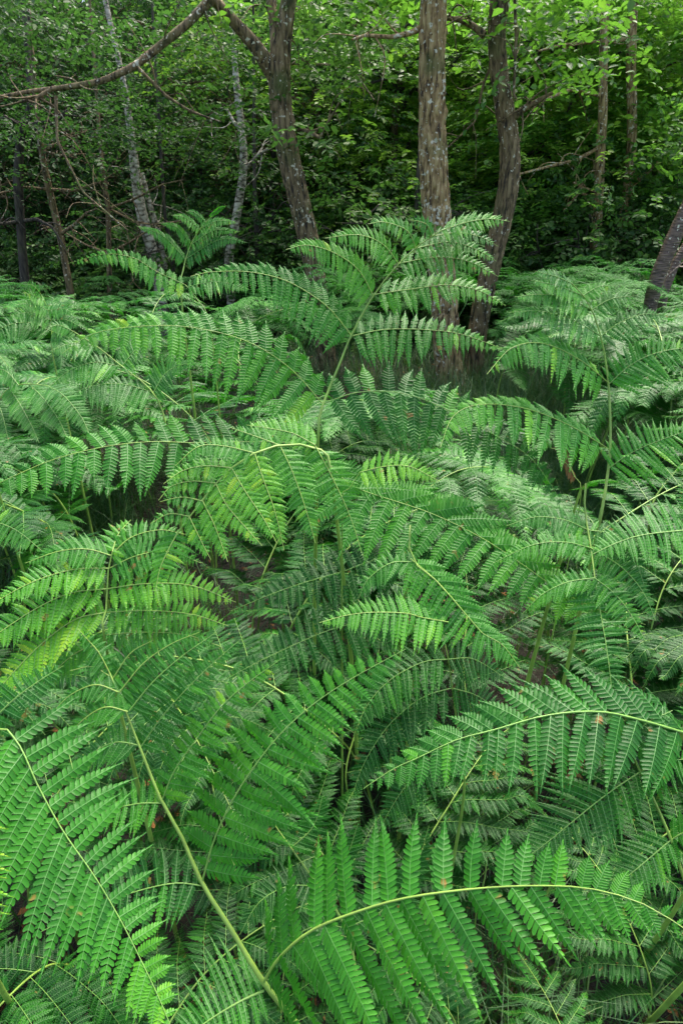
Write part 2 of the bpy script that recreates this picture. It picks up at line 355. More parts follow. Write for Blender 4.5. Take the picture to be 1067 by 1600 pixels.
# ------------------------------------------------------------------ ground
def build_ground():
    n = 140; g = np.linspace(-1, 1, n); g = np.sign(g)*np.abs(g)**2.2*160
    X, Y = np.meshgrid(g, g+8); Z = .02*np.sin(X*2.1+1)*np.cos(Y*1.7) - .02
    i = np.arange(n-1)[:, None]*n + np.arange(n-1)[None]; F = np.stack([i, i+1, i+n+1, i+n], -1).reshape(-1, 4)
    mb = MB(); mb.add(np.stack([X, Y, Z], -1).reshape(-1, 3), F)
    m, N, L, bs = mat("woodland_soil"); tc = N.new('ShaderNodeTexCoord'); a = noise(N, L, 1.3, 6, tc.outputs['Object']); b = noise(N, L, 30, 5, tc.outputs['Object'])
    r = ramp(N, [(.35, (.008, .007, .004)), (.55, (.022, .016, .009)), (.75, (.014, .030, .009))]); x = N.new('ShaderNodeMath'); x.operation = 'MULTIPLY_ADD'; x.inputs[1].default_value = .4
    s = N.new('ShaderNodeMath'); s.operation = 'SUBTRACT'; s.inputs[1].default_value = .2
    L.new(b.outputs[0], x.inputs[0]); L.new(a.outputs[0], x.inputs[2]); L.new(x.outputs[0], s.inputs[0]); L.new(s.outputs[0], r.inputs[0]); L.new(r.outputs[0], bs.inputs['Base Color'])
    bs.inputs['Roughness'].default_value = .95; bp = N.new('ShaderNodeBump'); bp.inputs['Distance'].default_value = .03; L.new(b.outputs[0], bp.inputs['Height']); L.new(bp.outputs[0], bs.inputs['Normal'])
    tag(link("ground", mb.mesh("ground", [m])), kind="structure")
build_ground()
def build_grass():
    rng = np.random.default_rng(5); nC = 1500; cx = []; 
    y = rng.uniform(0, 1, nC)**.75*9 + .25; x = rng.uniform(-1, 1, nC)*(y*.66+.5)
    ex = np.array([[1.45, 3.6, .6], [1.2, 4.8, .7], [-1.75, 3.0, .45], [1.35, 3.0, .4], [2.0, 5.0, .6]])
    e = ex[rng.integers(0, len(ex), 800)]; x = np.r_[x, e[:, 0]+rng.normal(0, 1, 800)*e[:, 2]]; y = np.r_[y, e[:, 1]+rng.normal(0, 1, 800)*e[:, 2]]
    k = 20; n = len(x)*k; bx = np.repeat(x, k)+rng.normal(0, .05, n); by = np.repeat(y, k)+rng.normal(0, .05, n)
    L = rng.uniform(.18, .55, n); a = rng.uniform(0, 2*np.pi, n); lean = rng.uniform(.2, 1.1, n); t = np.linspace(0, 1, 6)
    d = np.stack([np.cos(a), np.sin(a), 0*a], 1); B = np.stack([bx, by, 0*bx - .02], 1)
    P = B[:, None] + d[:, None]*(L*lean)[:, None, None]*(t**1.8)[None, :, None] + ZUP*(L[:, None]*(t - .45*lean[:, None]*t**3))[..., None]
    S = np.repeat(np.stack([-np.sin(a), np.cos(a), 0*a], 1)[:, None], 6, 1)
    w = rng.uniform(.0014, .003, n)[:, None]*(1-t**1.6*.93)[None]
    mb = MB(); mb.ribbon(P, S, w, 0, np.repeat(np.clip(rng.normal(.45, .2, n), 0, 1), 12))
    tag(link("grass", mb.mesh("grass", [M_GRASS])), "long woodland grass growing between the bracken stems", "grass", kind="stuff")
build_grass()
def build_litter():
    rng = np.random.default_rng(9); n = 9000; y = rng.uniform(.3, 14, n); x = rng.uniform(-1, 1, n)*(y*.68+.6)
    a = rng.uniform(0, 6.28, n); l = rng.uniform(.02, .045, n); T = np.array([(0, 0, 0), (.4, -.3, .08), (1, 0, .0), (.4, .3, .08)], float)
    X = np.stack([np.cos(a), np.sin(a), rng.normal(0, .3, n)], 1)*l[:, None]; Y = np.stack([-np.sin(a), np.cos(a), rng.normal(0, .3, n)], 1)*l[:, None]
    mb = MB(); mb.tmpl(np.stack([x, y, np.full(n, .012)+rng.uniform(0, .02, n)], 1), X, Y, np.tile(ZUP*.05, (n, 1)), T, [[(0, 1, 2), (0, 2, 3)]], 0, rng.uniform(0, 1, n))
    tag(link("fallen_leaves", mb.mesh("fallen_leaves", [M_DEAD])), "brown fallen leaves and litter on the woodland ground", "leaf litter", kind="stuff")
build_litter()

# ------------------------------------------------------------------ trees
LEAF = np.array([(0, 0, 0), (.30, -.27, .08), (.68, -.24, .05), (1, 0, -.08), (.68, .24, .05), (.30, .27, .08)], float); LEAF_F = [[(0, 1, 2, 3), (0, 3, 4, 5)]]
def sprays(mb, rng, O, D, tl, nl, size, flat=.25, twig=.0022, tone=.5, tvar=.12):
    """leafy twigs: O origins (n,3), D directions"""
    n = len(O)
    if n == 0: return
    D = nz(D); Nn = nz(ZUP + rng.normal(0, flat, (n, 3))); S = nz(np.cross(Nn, D)); Nn = np.cross(D, S); k = np.arange(nl)
    tls = tl*rng.uniform(.6, 1.3, n); tt = (k+.6)/nl
    pos = O[:, None] + D[:, None]*(tls[:, None]*tt)[..., None] - ZUP*(tls[:, None]*.25*tt**2)[..., None]
    sg = np.where(k % 2 == 0, 1., -1.)[None, :, None]
    X = D[:, None]*.6 + S[:, None]*sg*.85 - ZUP*.12 + rng.normal(0, .22, (n, nl, 3)); X = nz(X)
    Nl = nz(Nn[:, None] + rng.normal(0, flat*1.3, (n, nl, 3))); Y = nz(np.cross(Nl, X)); Z = np.cross(X, Y)
    sz = (size*rng.uniform(.65, 1.25, (n, nl)))[..., None]
    tn = np.clip(tone + rng.normal(0, tvar, n)[:, None] + rng.normal(0, .07, (n, nl)), 0, 1).ravel()
    mb.tmpl(pos.reshape(-1, 3), (X*sz).reshape(-1, 3), (Y*sz).reshape(-1, 3), (Z*sz).reshape(-1, 3), LEAF, LEAF_F, 0, tn)
    P = np.stack([O, O + D*(tls*.5)[:, None] - ZUP*(tls*.06)[:, None], O + D*tls[:, None] - ZUP*(tls*.25)[:, None]], 1)
    mb.ribbon(P, np.repeat(S[:, None], 3, 1), np.tile(np.array([1, .7, .3])*twig, (n, 1)), 1)
def crown_mesh(seed, leafm, R, z0, z1, nclump, nspray, nl, size, tl, flat=.25, tone=.5, clump=(.55, .22), limbs=True, tvar=.12, low=.25):
    rng = np.random.default_rng(seed); mb = MB(); a = rng.uniform(0, 6.283, nclump); f = rng.uniform(low, 1, nclump)
    zc = rng.uniform(z0, z1, nclump); prof = np.sqrt(np.clip(1-((zc-(z0*.6+z1*.4))/(z1-z0)/.72)**2, .1, 1))
    c = np.stack([np.cos(a)*f*R*prof, np.sin(a)*f*R*prof, zc], 1)
    per = rng.multinomial(nspray, nz(np.ones((1, nclump)))[0]**2 if False else np.full(nclump, 1/nclump))
    O = np.repeat(c, per, 0); out = nz(np.repeat(np.stack([np.cos(a), np.sin(a), 0*a], 1), per, 0))
    g = rng.normal(0, 1, O.shape)*np.array([clump[0], clump[0], clump[1]]); O = O + g
    O[:, 2] -= .18*(g[:, 0]**2+g[:, 1]**2)/clump[0]
    O[:, 2] = np.maximum(O[:, 2], .08)
    D = out*.6 + nz(g*np.array([1, 1, .3]))*.9 + rng.normal(0, .25, O.shape)*np.array([1, 1, .4])
    tn = np.repeat(rng.normal(tone, .08, nclump), per)
    for q in range(4):
        s = slice(q, None, 4); sprays(mb, rng, O[s], D[s], tl, nl, size, flat, tone=float(tone + (q-1.5)*.05), tvar=tvar)
    return mb.mesh("crown", [leafm, M_TWIG])
def limb_paths(seed, R, z0, z1, n, trunk_r=.06):
    rng = np.random.default_rng(seed+77); mb = MB()
    for i in range(n):
        a = rng.uniform(0, 6.283); h = rng.uniform(z0, z1); l = R*rng.uniform(.5, 1.0); d = np.array([math.cos(a), math.sin(a), 0])
        P = [np.array([0, 0, h*.8])]
        for k in range(1, 6): P.append(P[-1] + d*l/5 + ZUP*l/5*rng.normal(.25, .35) + rng.normal(0, .06, 3)*l)
        P, _ = catmull(P, 16); mb.tube(P, np.linspace(trunk_r*.42, .006, 16), 5)
        for q in range(4):
            j = rng.integers(4, 14); dd = nz(d + rng.normal(0, .8, 3)); Q, _ = catmull([P[j], P[j]+dd*l*.16+rng.normal(0, .03, 3), P[j]+dd*l*.36 - ZUP*.05], 8); mb.tube(Q, np.linspace(.008, .002, 8), 3)
    return mb
def trunk_rand(seed, h, r, lean=.15, wob=.06):
    rng = np.random.default_rng(seed+31); a = rng.uniform(0, 6.28)
    P = [np.array([math.cos(a)*lean*t*h*.3, math.sin(a)*lean*t*h*.3, t*h-.05*(t == 0)]) + (rng.normal(0, wob, 3)*np.array([1, 1, 0])*h*.12 if t > 0 else 0) for t in np.linspace(0, 1, 7)]
    return catmull(P, 40)[0]
print("crowns")
CR = {
 'beech': [crown_mesh(100+i, M_OAK, 2.1, .7, 5.2, 40, 1900, 10, .078, .40, .24, .84, (.50, .12)) for i in range(3)],  # bright leaves, tone raised further to stand in for light on these crowns
 'dark': [crown_mesh(200+i, M_DARK, 1.9, 1.1, 5.2, 44, 2300, 10, .05, .26, .6, .42, (.30, .20)) for i in range(3)],
 'far': [crown_mesh(300+i, M_OAK, 3.4, .6, 8.5, 60, 2600, 9, .14, .7, .35, .60, (.8, .35)) for i in range(2)],
 'fardark': [crown_mesh(350+i, M_DARK, 3.4, .6, 8.5, 60, 3000, 9, .12, .7, .4, .40, (.8, .35)) for i in range(2)],
 'low': [crown_mesh(400+i, M_DARK, 1.0, .15, 1.5, 26, 1100, 8, .06, .26, .4, .62, (.3, .2)) for i in range(2)],
}
LM = {}
for k, (R, a, b, n, r) in {'beech': (2.0, .8, 4.8, 14, .07), 'dark': (2.0, .4, 4.4, 44, .06), 'far': (3, 1.5, 9, 16, .12), 'low': (.9, .1, 1.0, 12, .03)}.items():
    LM[k] = [limb_paths(i*5+len(k), R, a, b, n, r).mesh("branches", [M_BARK2 if k == "dark" else M_BARKD]) for i in range(2)]
LM["fardark"] = LM["far"]
TM = {k: [ (lambda m: (m.tube(trunk_rand(i*9+len(k), h, r), np.linspace(r, r*.35, 40), 10), m)[1])(MB()).mesh("trunk", [bm]) for i in range(3)]
      for k, (h, r, bm) in {'beech': (6, .085, M_BARK2), 'dark': (5.2, .05, M_BARKD), 'far': (13, .17, M_BARKD), 'low': (1.2, .02, M_BARKD)}.items()}
def bush_tree(kind, x, y, rot, sc, name, label, cat, group, i):
    root = tag(link(name, None, None, (x, y, 0)), label, cat, group); root.rotation_euler.z = rot; root.scale = (sc, sc, sc)
    link("trunk", TM[kind][i % 3], root); link("branches", LM[kind][i % 2], root); link("crown", CR[kind][i % len(CR[kind])], root)
    return root

TM['fardark'] = TM['far']
def at(px, py, Y): 
    z = Y/(FW[1] + (800-py)/FPX*UP[1]); return W(px, py, z), z
def limb(pts, Y0, Y1, n=40, ground=False, top=None):
    Ys = np.linspace(Y0, Y1, len(pts)); P = []
    for (px, py, w), Y in zip(pts, Ys):
        p, z = at(px, py, Y); P.append([*p, w/2*z/FPX])
    if ground: b = P[0]; P.insert(0, [b[0], b[1], -.05, b[3]*1.15]) if b[2] > .1 else None
    if top: t = P[-1]; P.append([t[0]+top[0], t[1]+top[1], top[2], t[3]*.6])
    P = np.array(P); s_ = np.r_[0, np.cumsum(np.linalg.norm(np.diff(P[:, :3], axis=0), axis=1))]; m = 400; u = np.linspace(0, s_[-1], m)
    Q = np.stack([np.interp(u, s_, P[:, k]) for k in range(4)], 1); kw = 25 if ground else 13; pad = np.vstack([np.repeat(Q[:1], kw, 0), Q, np.repeat(Q[-1:], kw, 0)])
    ker = np.hanning(2*kw+3)[1:-1]; ker /= ker.sum(); Sm = np.stack([np.convolve(pad[:, k], ker, 'valid') for k in range(4)], 1)
    wgt = np.minimum(1, np.minimum(np.arange(m), np.arange(m)[::-1])/kw)[:, None]; Q = Q*(1-wgt) + Sm[:m]*wgt
    return Q[np.linspace(0, m-1, n).astype(int)]
def vnoise(rng, u, v, nu, nv):
    """smooth value noise, periodic in u; u in 0..1, v in cells"""
    G = rng.random((nu, nv+3)); x = u*nu; xi = np.floor(x).astype(int); fx = x-xi; yi = np.floor(v).astype(int); fy = v-yi
    fx = fx*fx*(3-2*fx); fy = fy*fy*(3-2*fy); a = xi % nu; b = (xi+1) % nu; c = np.clip(yi, 0, nv+1)
    return (G[a, c]*(1-fx)+G[b, c]*fx)*(1-fy) + (G[a, c+1]*(1-fx)+G[b, c+1]*fx)*fy
def bark_tube(Q, sides, rough, seed, mb=None):
    mb = mb or MB(); rng = np.random.default_rng(seed); big = sides > 20
    if big:
        sides = 90; m = 620; zz = np.linspace(0, len(Q)-1, m); Q = np.stack([np.interp(zz, np.arange(len(Q)), Q[:, k]) for k in range(4)], 1)
        cut = Q[:, 2] < 4.4; Q = Q[cut | (np.arange(m) % 12 == 0)]
    P = Q[:, :3]; R = Q[:, 3]; mb.tube(P, R, sides)
    V = mb.v[-1].reshape(len(P), sides, 3); s = np.r_[0, np.cumsum(np.linalg.norm(np.diff(P, axis=0), axis=1))]
    U, S = np.meshgrid(np.arange(sides)/sides, s); U = U + .02*np.sin(S*9) + .03*vnoise(rng, U % 1, S*3, 6, int(s[-1]*3)+1); U = U % 1
    f = (vnoise(rng, U, S*1.6, 4, int(s[-1]*1.6)+1)-.5)*.10
    if big:
        rid = 1-np.abs(vnoise(rng, U, S*7, 26, int(s[-1]*7)+1)*2-1); rid2 = 1-np.abs(vnoise(rng, U, S*18, 42, int(s[-1]*18)+1)*2-1)
        f = f - .15*rid**4 - .10*rid2**4 + (vnoise(rng, U, S*40, 50, int(s[-1]*40)+1)-.5)*.035
        for _ in range(10):
            ku, ks = rng.random(), rng.uniform(.5, 4.5); f = f + .14*np.exp(-((((U-ku+.5) % 1)-.5)/.05)**2 - ((S-ks)/.035)**2)
    else: f = f + (vnoise(rng, U, S*12, 7, int(s[-1]*12)+1)-.5)*.10
    mb.v[-1] = (P[:, None] + (V-P[:, None])*(1+f)[..., None]).reshape(-1, 3)
    return mb
def traced_tree(name, label, cat, pts, Y, bark, branches=(), crown=None, top=(0, 0, 7.0), seed=0, group=None, rough=.02, lean=0):
    Q = limb(pts, Y, Y+lean, 90, True, top); org = Q[0, :3].copy(); org[2] = 0
    root = tag(link(name, None, None, org), label, cat, group)
    sides = 28 if pts[0][2] > 25 else 12
    link("trunk", bark_tube(Q, sides, rough, seed).mesh("trunk", [bark], origin=org), root)
    for bi, (bp, y0, y1) in enumerate(branches):
        B = limb(bp, Y+y0, Y+y1, 50); mb = bark_tube(B, 10, rough, seed+bi)
        rng = np.random.default_rng(seed*7+bi)
        for q in range(6):
            j = rng.integers(10, 48); d = nz(rng.normal(0, 1, 3)); l = rng.uniform(.15, .55); p = B[j, :3]
            T, _ = catmull([p, p+d*l*.4+rng.normal(0, .04, 3), p+d*l+rng.normal(0, .06, 3)-ZUP*.06], 10); mb.tube(T, np.linspace(min(.009, B[j, 3]*.6), .0018, 10), 4)
        link("branch", mb.mesh("branch", [bark], origin=org), root)
    if crown:
        rng = np.random.default_rng(seed+5); mb = MB()
        for (cx, cy, rx, ry, dy, n, size, lm, tone) in crown:      # picture region, depth offset, number of sprays
            p, z = at(cx, cy, Y+dy); s = z/FPX
            nc = max(3, n//11); cc = np.stack([rng.normal(0, rx*s*.6, nc), rng.normal(0, .5, nc), rng.normal(0, ry*s*.6, nc)], 1)
            O = p + cc[rng.integers(0, nc, n)] + rng.normal(0, 1, (n, 3))*np.array([.26, .26, .09]); O[:, 2] = np.maximum(O[:, 2], .3)
            sprays(mb, rng, O, rng.normal(0, 1, (n, 3))*np.array([1, 1, .25]), .38, 9, size, .28, tone=tone)
        lm = crown[0][7]
        link("crown", mb.mesh("crown", [lm, M_TWIG], origin=org), root)
    return root
LG = None
traced_tree("oak_tree", "straight grey-brown trunk with ridged bark and white lichen flecks, thickest in the wood", "tree",
    [(706, 625, 48), (698, 560, 43), (691, 440, 43), (681, 330, 46), (674, 200, 45), (675, 80, 43), (675, 0, 43)], 5.55, M_BARK, top=(.05, 0, 8), seed=1,
    branches=[([(655, 45, 9), (640, 52, 8), (610, 58, 6), (570, 55, 5), (550, 62, 3)], 0, -.2)],
    crown=[(560, -20, 110, 60, .6, 90, .08, M_OAK, .5), (700, -60, 120, 50, .8, 90, .08, M_OAK, .55)])
traced_tree("oak_tree", "curving dark trunk close beside the straight lichen-flecked one, bending at mid-height", "tree",
    [(738, 612, 32), (742, 540, 31), (757, 450, 32), (778, 370, 32), (797, 290, 32), (799, 235, 32), (787, 165, 30), (773, 85, 29), (777, 0, 27)], 5.75, M_BARK2, top=(.3, .1, 7), seed=2,
    branches=[([(797, 188, 13), (815, 172, 10), (840, 158, 8), (864, 144, 4)], 0, -.2), ([(757, 55, 12), (738, 40, 9), (715, 30, 7), (690, 28, 6)], 0, .1),
              ([(803, -20, 5), (806, 60, 5), (802, 150, 4), (807, 155, 3)], -.2, -.2), ([(795, -10, 6), (785, 60, 5), (755, 130, 4), (742, 190, 3), (700, 230, 2)], .1, .2)],
    crown=[(850, 20, 90, 60, .5, 120, .075, M_OAK, .62), (900, -30, 120, 60, 1.2, 120, .08, M_OAK, .6)])
traced_tree("oak_tree", "forked oak with a sinuous trunk and a long limb arching out over the left", "tree",
    [(515, 590, 30), (509, 545, 30), (502, 495, 32), (492, 420, 32), (478, 355, 34), (462, 290, 34), (446, 225, 36), (438, 165, 36), (434, 105, 38), (443, 50, 26), (455, -10, 24)], 6.3, M_BARK2, top=(.3, .2, 6.5), seed=3,
    branches=[([(430, 118, 28), (412, 90, 24), (385, 55, 20), (352, 20, 17), (333, -4, 16), (318, 12, 14), (292, 38, 13), (250, 72, 12), (210, 104, 11), (160, 127, 9), (100, 137, 8), (50, 142, 6), (0, 152, 6), (-60, 170, 4)], 0, -.9),
              ([(433, 100, 22), (430, 50, 18), (422, -10, 16)], 0, .2), ([(333, -2, 12), (328, -60, 9)], -.4, -.4),
              ([(80, 140, 7), (60, 152, 6), (30, 160, 4)], -.8, -.9), ([(470, 200, 6), (500, 215, 5), (530, 160, 3)], 0, -.3),
              ([(215, 105, 5), (260, 150, 4), (300, 175, 3), (345, 190, 2)], -.7, -.5), ([(88, 150, 5), (90, 220, 4), (130, 300, 3), (200, 360, 2)], -.8, -1.0)],
    crown=[(120, 50, 150, 60, .5, 260, .055, M_DARK, .50), (330, 60, 110, 60, .8, 180, .055, M_DARK, .62), (540, 60, 80, 70, .8, 200, .07, M_DARK, .90), (60, 190, 130, 60, .6, 280, .05, M_DARK, .45), (300, 200, 130, 60, 1.0, 260, .05, M_DARK, .50), (500, 215, 40, 14, -.4, 14, .07, M_DARK, .9), (560, 320, 40, 16, -.3, 22, .07, M_DARK, .95)])
traced_tree("slender_tree", "slim pale-brown upright trunk, left one of the thin pair on the right", "tree",
    [(925, 420, 14), (934, 330, 15), (936, 250, 15), (942, 180, 13), (941, 100, 13), (945, 0, 12)], 8.6, M_BARK, top=(.1, 0, 8), seed=4,
    branches=[([(934, 300, 5), (915, 295, 4), (895, 285, 3)], 0, -.2), ([(937, 230, 6), (900, 250, 5), (850, 262, 4), (800, 275, 3)], 0, -.4), ([(942, 150, 6), (890, 140, 5), (830, 165, 4), (790, 190, 2.5)], 0, -.4)], crown=[(940, 40, 120, 60, 1.1, 330, .08, M_OAK, .72), (1030, 190, 40, 34, .4, 100, .08, M_OAK, .76), (860, 200, 60, 40, 1.0, 120, .08, M_OAK, .70), (860, 325, 60, 20, .5, 110, .07, M_OAK, .72)])
traced_tree("slender_tree", "slim reddish-brown upright trunk, right one of the thin pair on the right", "tree",
    [(962, 420, 17), (972, 350, 16), (982, 290, 15), (988, 200, 15), (984, 100, 15), (988, 0, 14)], 8.9, M_BARK, top=(.1, 0, 8), seed=5,
    branches=[([(985, 60, 7), (940, 65, 5), (880, 70, 4), (840, 80, 3)], 0, -.4), ([(982, 290, 6), (1010, 270, 5), (1040, 240, 3)], 0, -.3), ([(974, 340, 6), (940, 320, 5), (905, 300, 4), (880, 330, 3)], 0, -.5)], crown=[(1050, 60, 70, 80, .6, 300, .08, M_OAK, .76), (1050, 250, 30, 30, -.2, 100, .08, M_OAK, .72), (1030, 335, 60, 24, .7, 150, .07, M_OAK, .80)])
traced_tree("cherry_tree", "leaning glossy dark reddish trunk at the right edge", "tree",
    [(1014, 655, 15), (1013, 590, 16), (1008, 520, 19), (1018, 455, 23), (1043, 390, 24), (1074, 325, 24), (1108, 240, 22)], 4.8, M_BARKC, top=(1.2, .3, 5), seed=6,
    branches=[([(1020, 600, 12), (1026, 540, 14), (1035, 460, 14), (1055, 410, 13), (1090, 350, 11)], .2, .3)])
traced_tree("birch_tree", "white-barked birch trunk with a fork, among dark twigs left of the forked oak", "tree",
    [(247, 425, 17), (235, 380, 17), (220, 330, 17), (212, 270, 16), (206, 215, 12), (196, 140, 9)], 8.4, M_BIRCH, top=(-.3, .2, 5), seed=7,
    branches=[([(258, 420, 11), (246, 360, 10), (232, 310, 8), (222, 270, 6)], .1, .1)])
traced_tree("birch_tree", "pale mottled birch trunk rising just left of the forked oak", "tree",
    [(356, 400, 14), (368, 350, 14), (376, 300, 13), (383, 255, 13), (378, 200, 11), (370, 140, 11), (366, 80, 8)], 8.6, M_BIRCH, top=(-.1, .2, 6), seed=8,
    branches=[([(385, 265, 6), (400, 245, 5), (420, 232, 4)], 0, -.3), ([(378, 205, 6), (365, 190, 5), (355, 170, 3)], 0, .1)])
for i, (pts, bk, lab) in enumerate([
    ([(38, 430, 13), (33, 350, 13), (28, 280, 14), (34, 200, 12), (50, 170, 8)], M_BARKD, "dark crooked stem at the left edge of the wood"),
    ([(106, 430, 11), (95, 370, 11), (78, 300, 10), (66, 240, 9), (60, 190, 7)], M_BARK2, "brown stem slanting up to the left, second from the left edge"),
    ([(172, 475, 8), (171, 400, 8), (170, 330, 8), (160, 260, 6)], M_BARK2, "thin greenish upright stem left of the forked birch"),
    ([(272, 430, 7), (268, 390, 7), (258, 340, 5)], M_BARKD, "thin dark stem leaning against the forked birch"),
    ([(640, 420, 8), (650, 350, 7), (652, 280, 6)], M_BARKD, "thin dark stem seen behind the straight lichen-flecked trunk"),
    ([(400, 420, 9), (402, 370, 8), (398, 310, 6)], M_BARKD, "thin dark stem between the pale birch and the forked oak")]):
    rb = random.Random(i+3); brs = []
    for q in range(5):
        a_ = pts[rb.randrange(1, len(pts)-1) if len(pts) > 3 else 1]; sx = rb.choice((-1, 1)); l_ = rb.uniform(50, 130); cv = rb.uniform(-50, 30); dr_ = rb.uniform(-60, 40)
        brs.append(([(a_[0], a_[1]-4, a_[2]*.5), (a_[0]+sx*l_*.35, a_[1]+cv*.5+dr_*.2, a_[2]*.38), (a_[0]+sx*l_*.7, a_[1]+cv*.6+dr_*.6, a_[2]*.28), (a_[0]+sx*l_, a_[1]+dr_, 1.5)], 0, rb.uniform(-.6, .2)))
    traced_tree("sapling", lab, "sapling", pts, 7.6+.3*i, bk, branches=brs, top=(.1, .2, 4), seed=20+i, group="thin stems in the dark understorey")

rng = np.random.default_rng(12)
GRP = "trees filling the wood behind"
i = 0
for x in np.arange(-9.2, 9.3, 1.3):
    y = 11.2 + rng.uniform(-.5, 1.0); right = x > -.8
    k = 'beech' if right else 'dark'
    lab = ("bright broad-leaved young tree filling the wood right of the forked oak" if right else "small-leaved dark thicket tree left of the forked oak")
    bush_tree(k, x + rng.uniform(-.3, .3), y, rng.uniform(0, 6.28), rng.uniform(.85, 1.1), "young_tree", lab, "tree", GRP + (" on the right" if right else " on the left"), i); i += 1
for x in np.arange(-11, 11.1, 1.9):
    y = 14.0 + rng.uniform(-.6, 1.0); right = x > -1.5
    lab = ("bright broad-leaved young tree filling the wood right of the forked oak" if right else "small-leaved dark thicket tree left of the forked oak")
    bush_tree('beech' if right else 'dark', x, y, rng.uniform(0, 6.28), rng.uniform(1.15, 1.4), "young_tree", lab, "tree", GRP + (" on the right" if right else " on the left"), i); i += 1
for row, (yy, sp) in enumerate([(18.5, 3.2), (23, 3.8)]):
    for x in np.arange(-14-row*3, 14.1+row*3, sp):
        bush_tree('far' if x > -2 else 'fardark', x + rng.uniform(-.6, .6), yy + rng.uniform(-1, 1), rng.uniform(0, 6.28), rng.uniform(.9, 1.15), "tall_tree", "tall leafy tree in the far depth of the wood", "tree", "tall trees far back", i); i += 1
for j in range(26):
    x = -7.6 + j*.62 + rng.uniform(-.25, .25); y = rng.uniform(8.4, 10.4) + (.5 if x < 0 else 0); r_ = x > -.5
    bush_tree('low', x, y, rng.uniform(0, 6.28), rng.uniform(.75, 1.35)*(1 if r_ else .85), "bush", ["low dark-leaved bush at the far edge of the bracken on the left", "low leafy bush at the far edge of the bracken right of the forked oak"][int(r_)], "bush", "low bushes behind the bracken " + ("on the right" if r_ else "on the left"), j)
def build_far_wood():
    rng = np.random.default_rng(3); n = 9000; a = rng.uniform(-1.25, 1.25, n); r = rng.uniform(27, 36, n)
    O = np.stack([np.sin(a)*r, np.cos(a)*r, rng.uniform(0, 1, n)**1.1*13], 1); mb = MB()
    sprays(mb, rng, O, rng.normal(0, 1, (n, 3))*np.array([1, 1, .3]), 1.4, 7, .42, .5, .006, .40)
    tag(link("far_woodland", mb.mesh("far_woodland", [M_OAK, M_TWIG])), "mass of far-off leafy woodland closing the view", "woodland", kind="stuff")
build_far_wood()

# ------------------------------------------------------------------ the bracken fronds seen one by one
print("heroes")
hero("tallest arching frond in the middle with a pale yellow stalk, crossing the straight trunk",
  [(497, 690, 1.10), (504, 634, 1.10), (527, 578, 1.10), (548, 525, 1.09), (568, 488, 1.08), (590, 452, 1.07), (628, 407, 1.05), (665, 375, 1.03), (690, 360, 1.02)],
  [([(497, 700), (450, 692), (380, 690), (305, 692), (240, 690), (170, 697), (90, 716), (20, 745), (-60, 785)], 1.12, .86, (-22, -52), (-4, 92), {'tone': .60}),
   ([(498, 705), (530, 742), (563, 765), (668, 800), (748, 838), (813, 880), (873, 922), (940, 955), (1008, 976)], 1.1, .92, (92, -20), (-55, 88), {'tone': .54}),
   ([(503, 630), (455, 577), (390, 535), (310, 513), (235, 509), (150, 520), (98, 552)], 1.1, .98, (-5, -48), (-18, 84), {'tone': .60}),
   ([(507, 630), (560, 613), (630, 615), (703, 642), (785, 687), (833, 720), (885, 796)], 1.1, 1.12, (8, -50), (-14, 78), {'tone': .44}),
   ([(548, 523), (510, 478), (450, 440), (390, 425), (330, 425), (298, 432)], 1.09, 1.0, (-8, -34), (-13, 56), {'tone': .60}),
   ([(550, 525), (600, 515), (660, 515), (720, 522), (785, 545)], 1.09, 1.1, (5, -30), (-5, 52)),
   ([(583, 462), (560, 422), (522, 395), (480, 383), (447, 390)], 1.07, 1.0, (-6, -30), (-8, 44), {'tone': .58}),
   ([(586, 460), (640, 452), (700, 445), (750, 455), (790, 478)], 1.07, 1.08, (8, -28), (10, 36)),
   ([(622, 412), (598, 382), (560, 367), (508, 372)], 1.05, 1.0, (-6, -25), (-6, 32), {'tone': .58}),
   ([(622, 412), (680, 402), (730, 408), (778, 432)], 1.05, 1.06, (8, -24), (6, 30)),
   ([(650, 388), (635, 360), (600, 347), (575, 350)], 1.04, 1.0, (-4, -20), (-6, 22)),
   ([(650, 388), (700, 378), (740, 388), (775, 408)], 1.04, 1.06, (6, -20), (6, 24)),
   ([(675, 369), (665, 350), (640, 343)], 1.03, 1.0, (0, -16), (-5, 16)), ([(675, 369), (715, 364), (750, 370), (778, 385)], 1.03, 1.04, (6, -17), (6, 19)),
   ([(690, 360), (730, 347), (765, 342), (796, 346)], 1.02, 1.0, (8, -20), (10, 22), {'tone': .58})], 1, .54, lean=(-.03, .10))
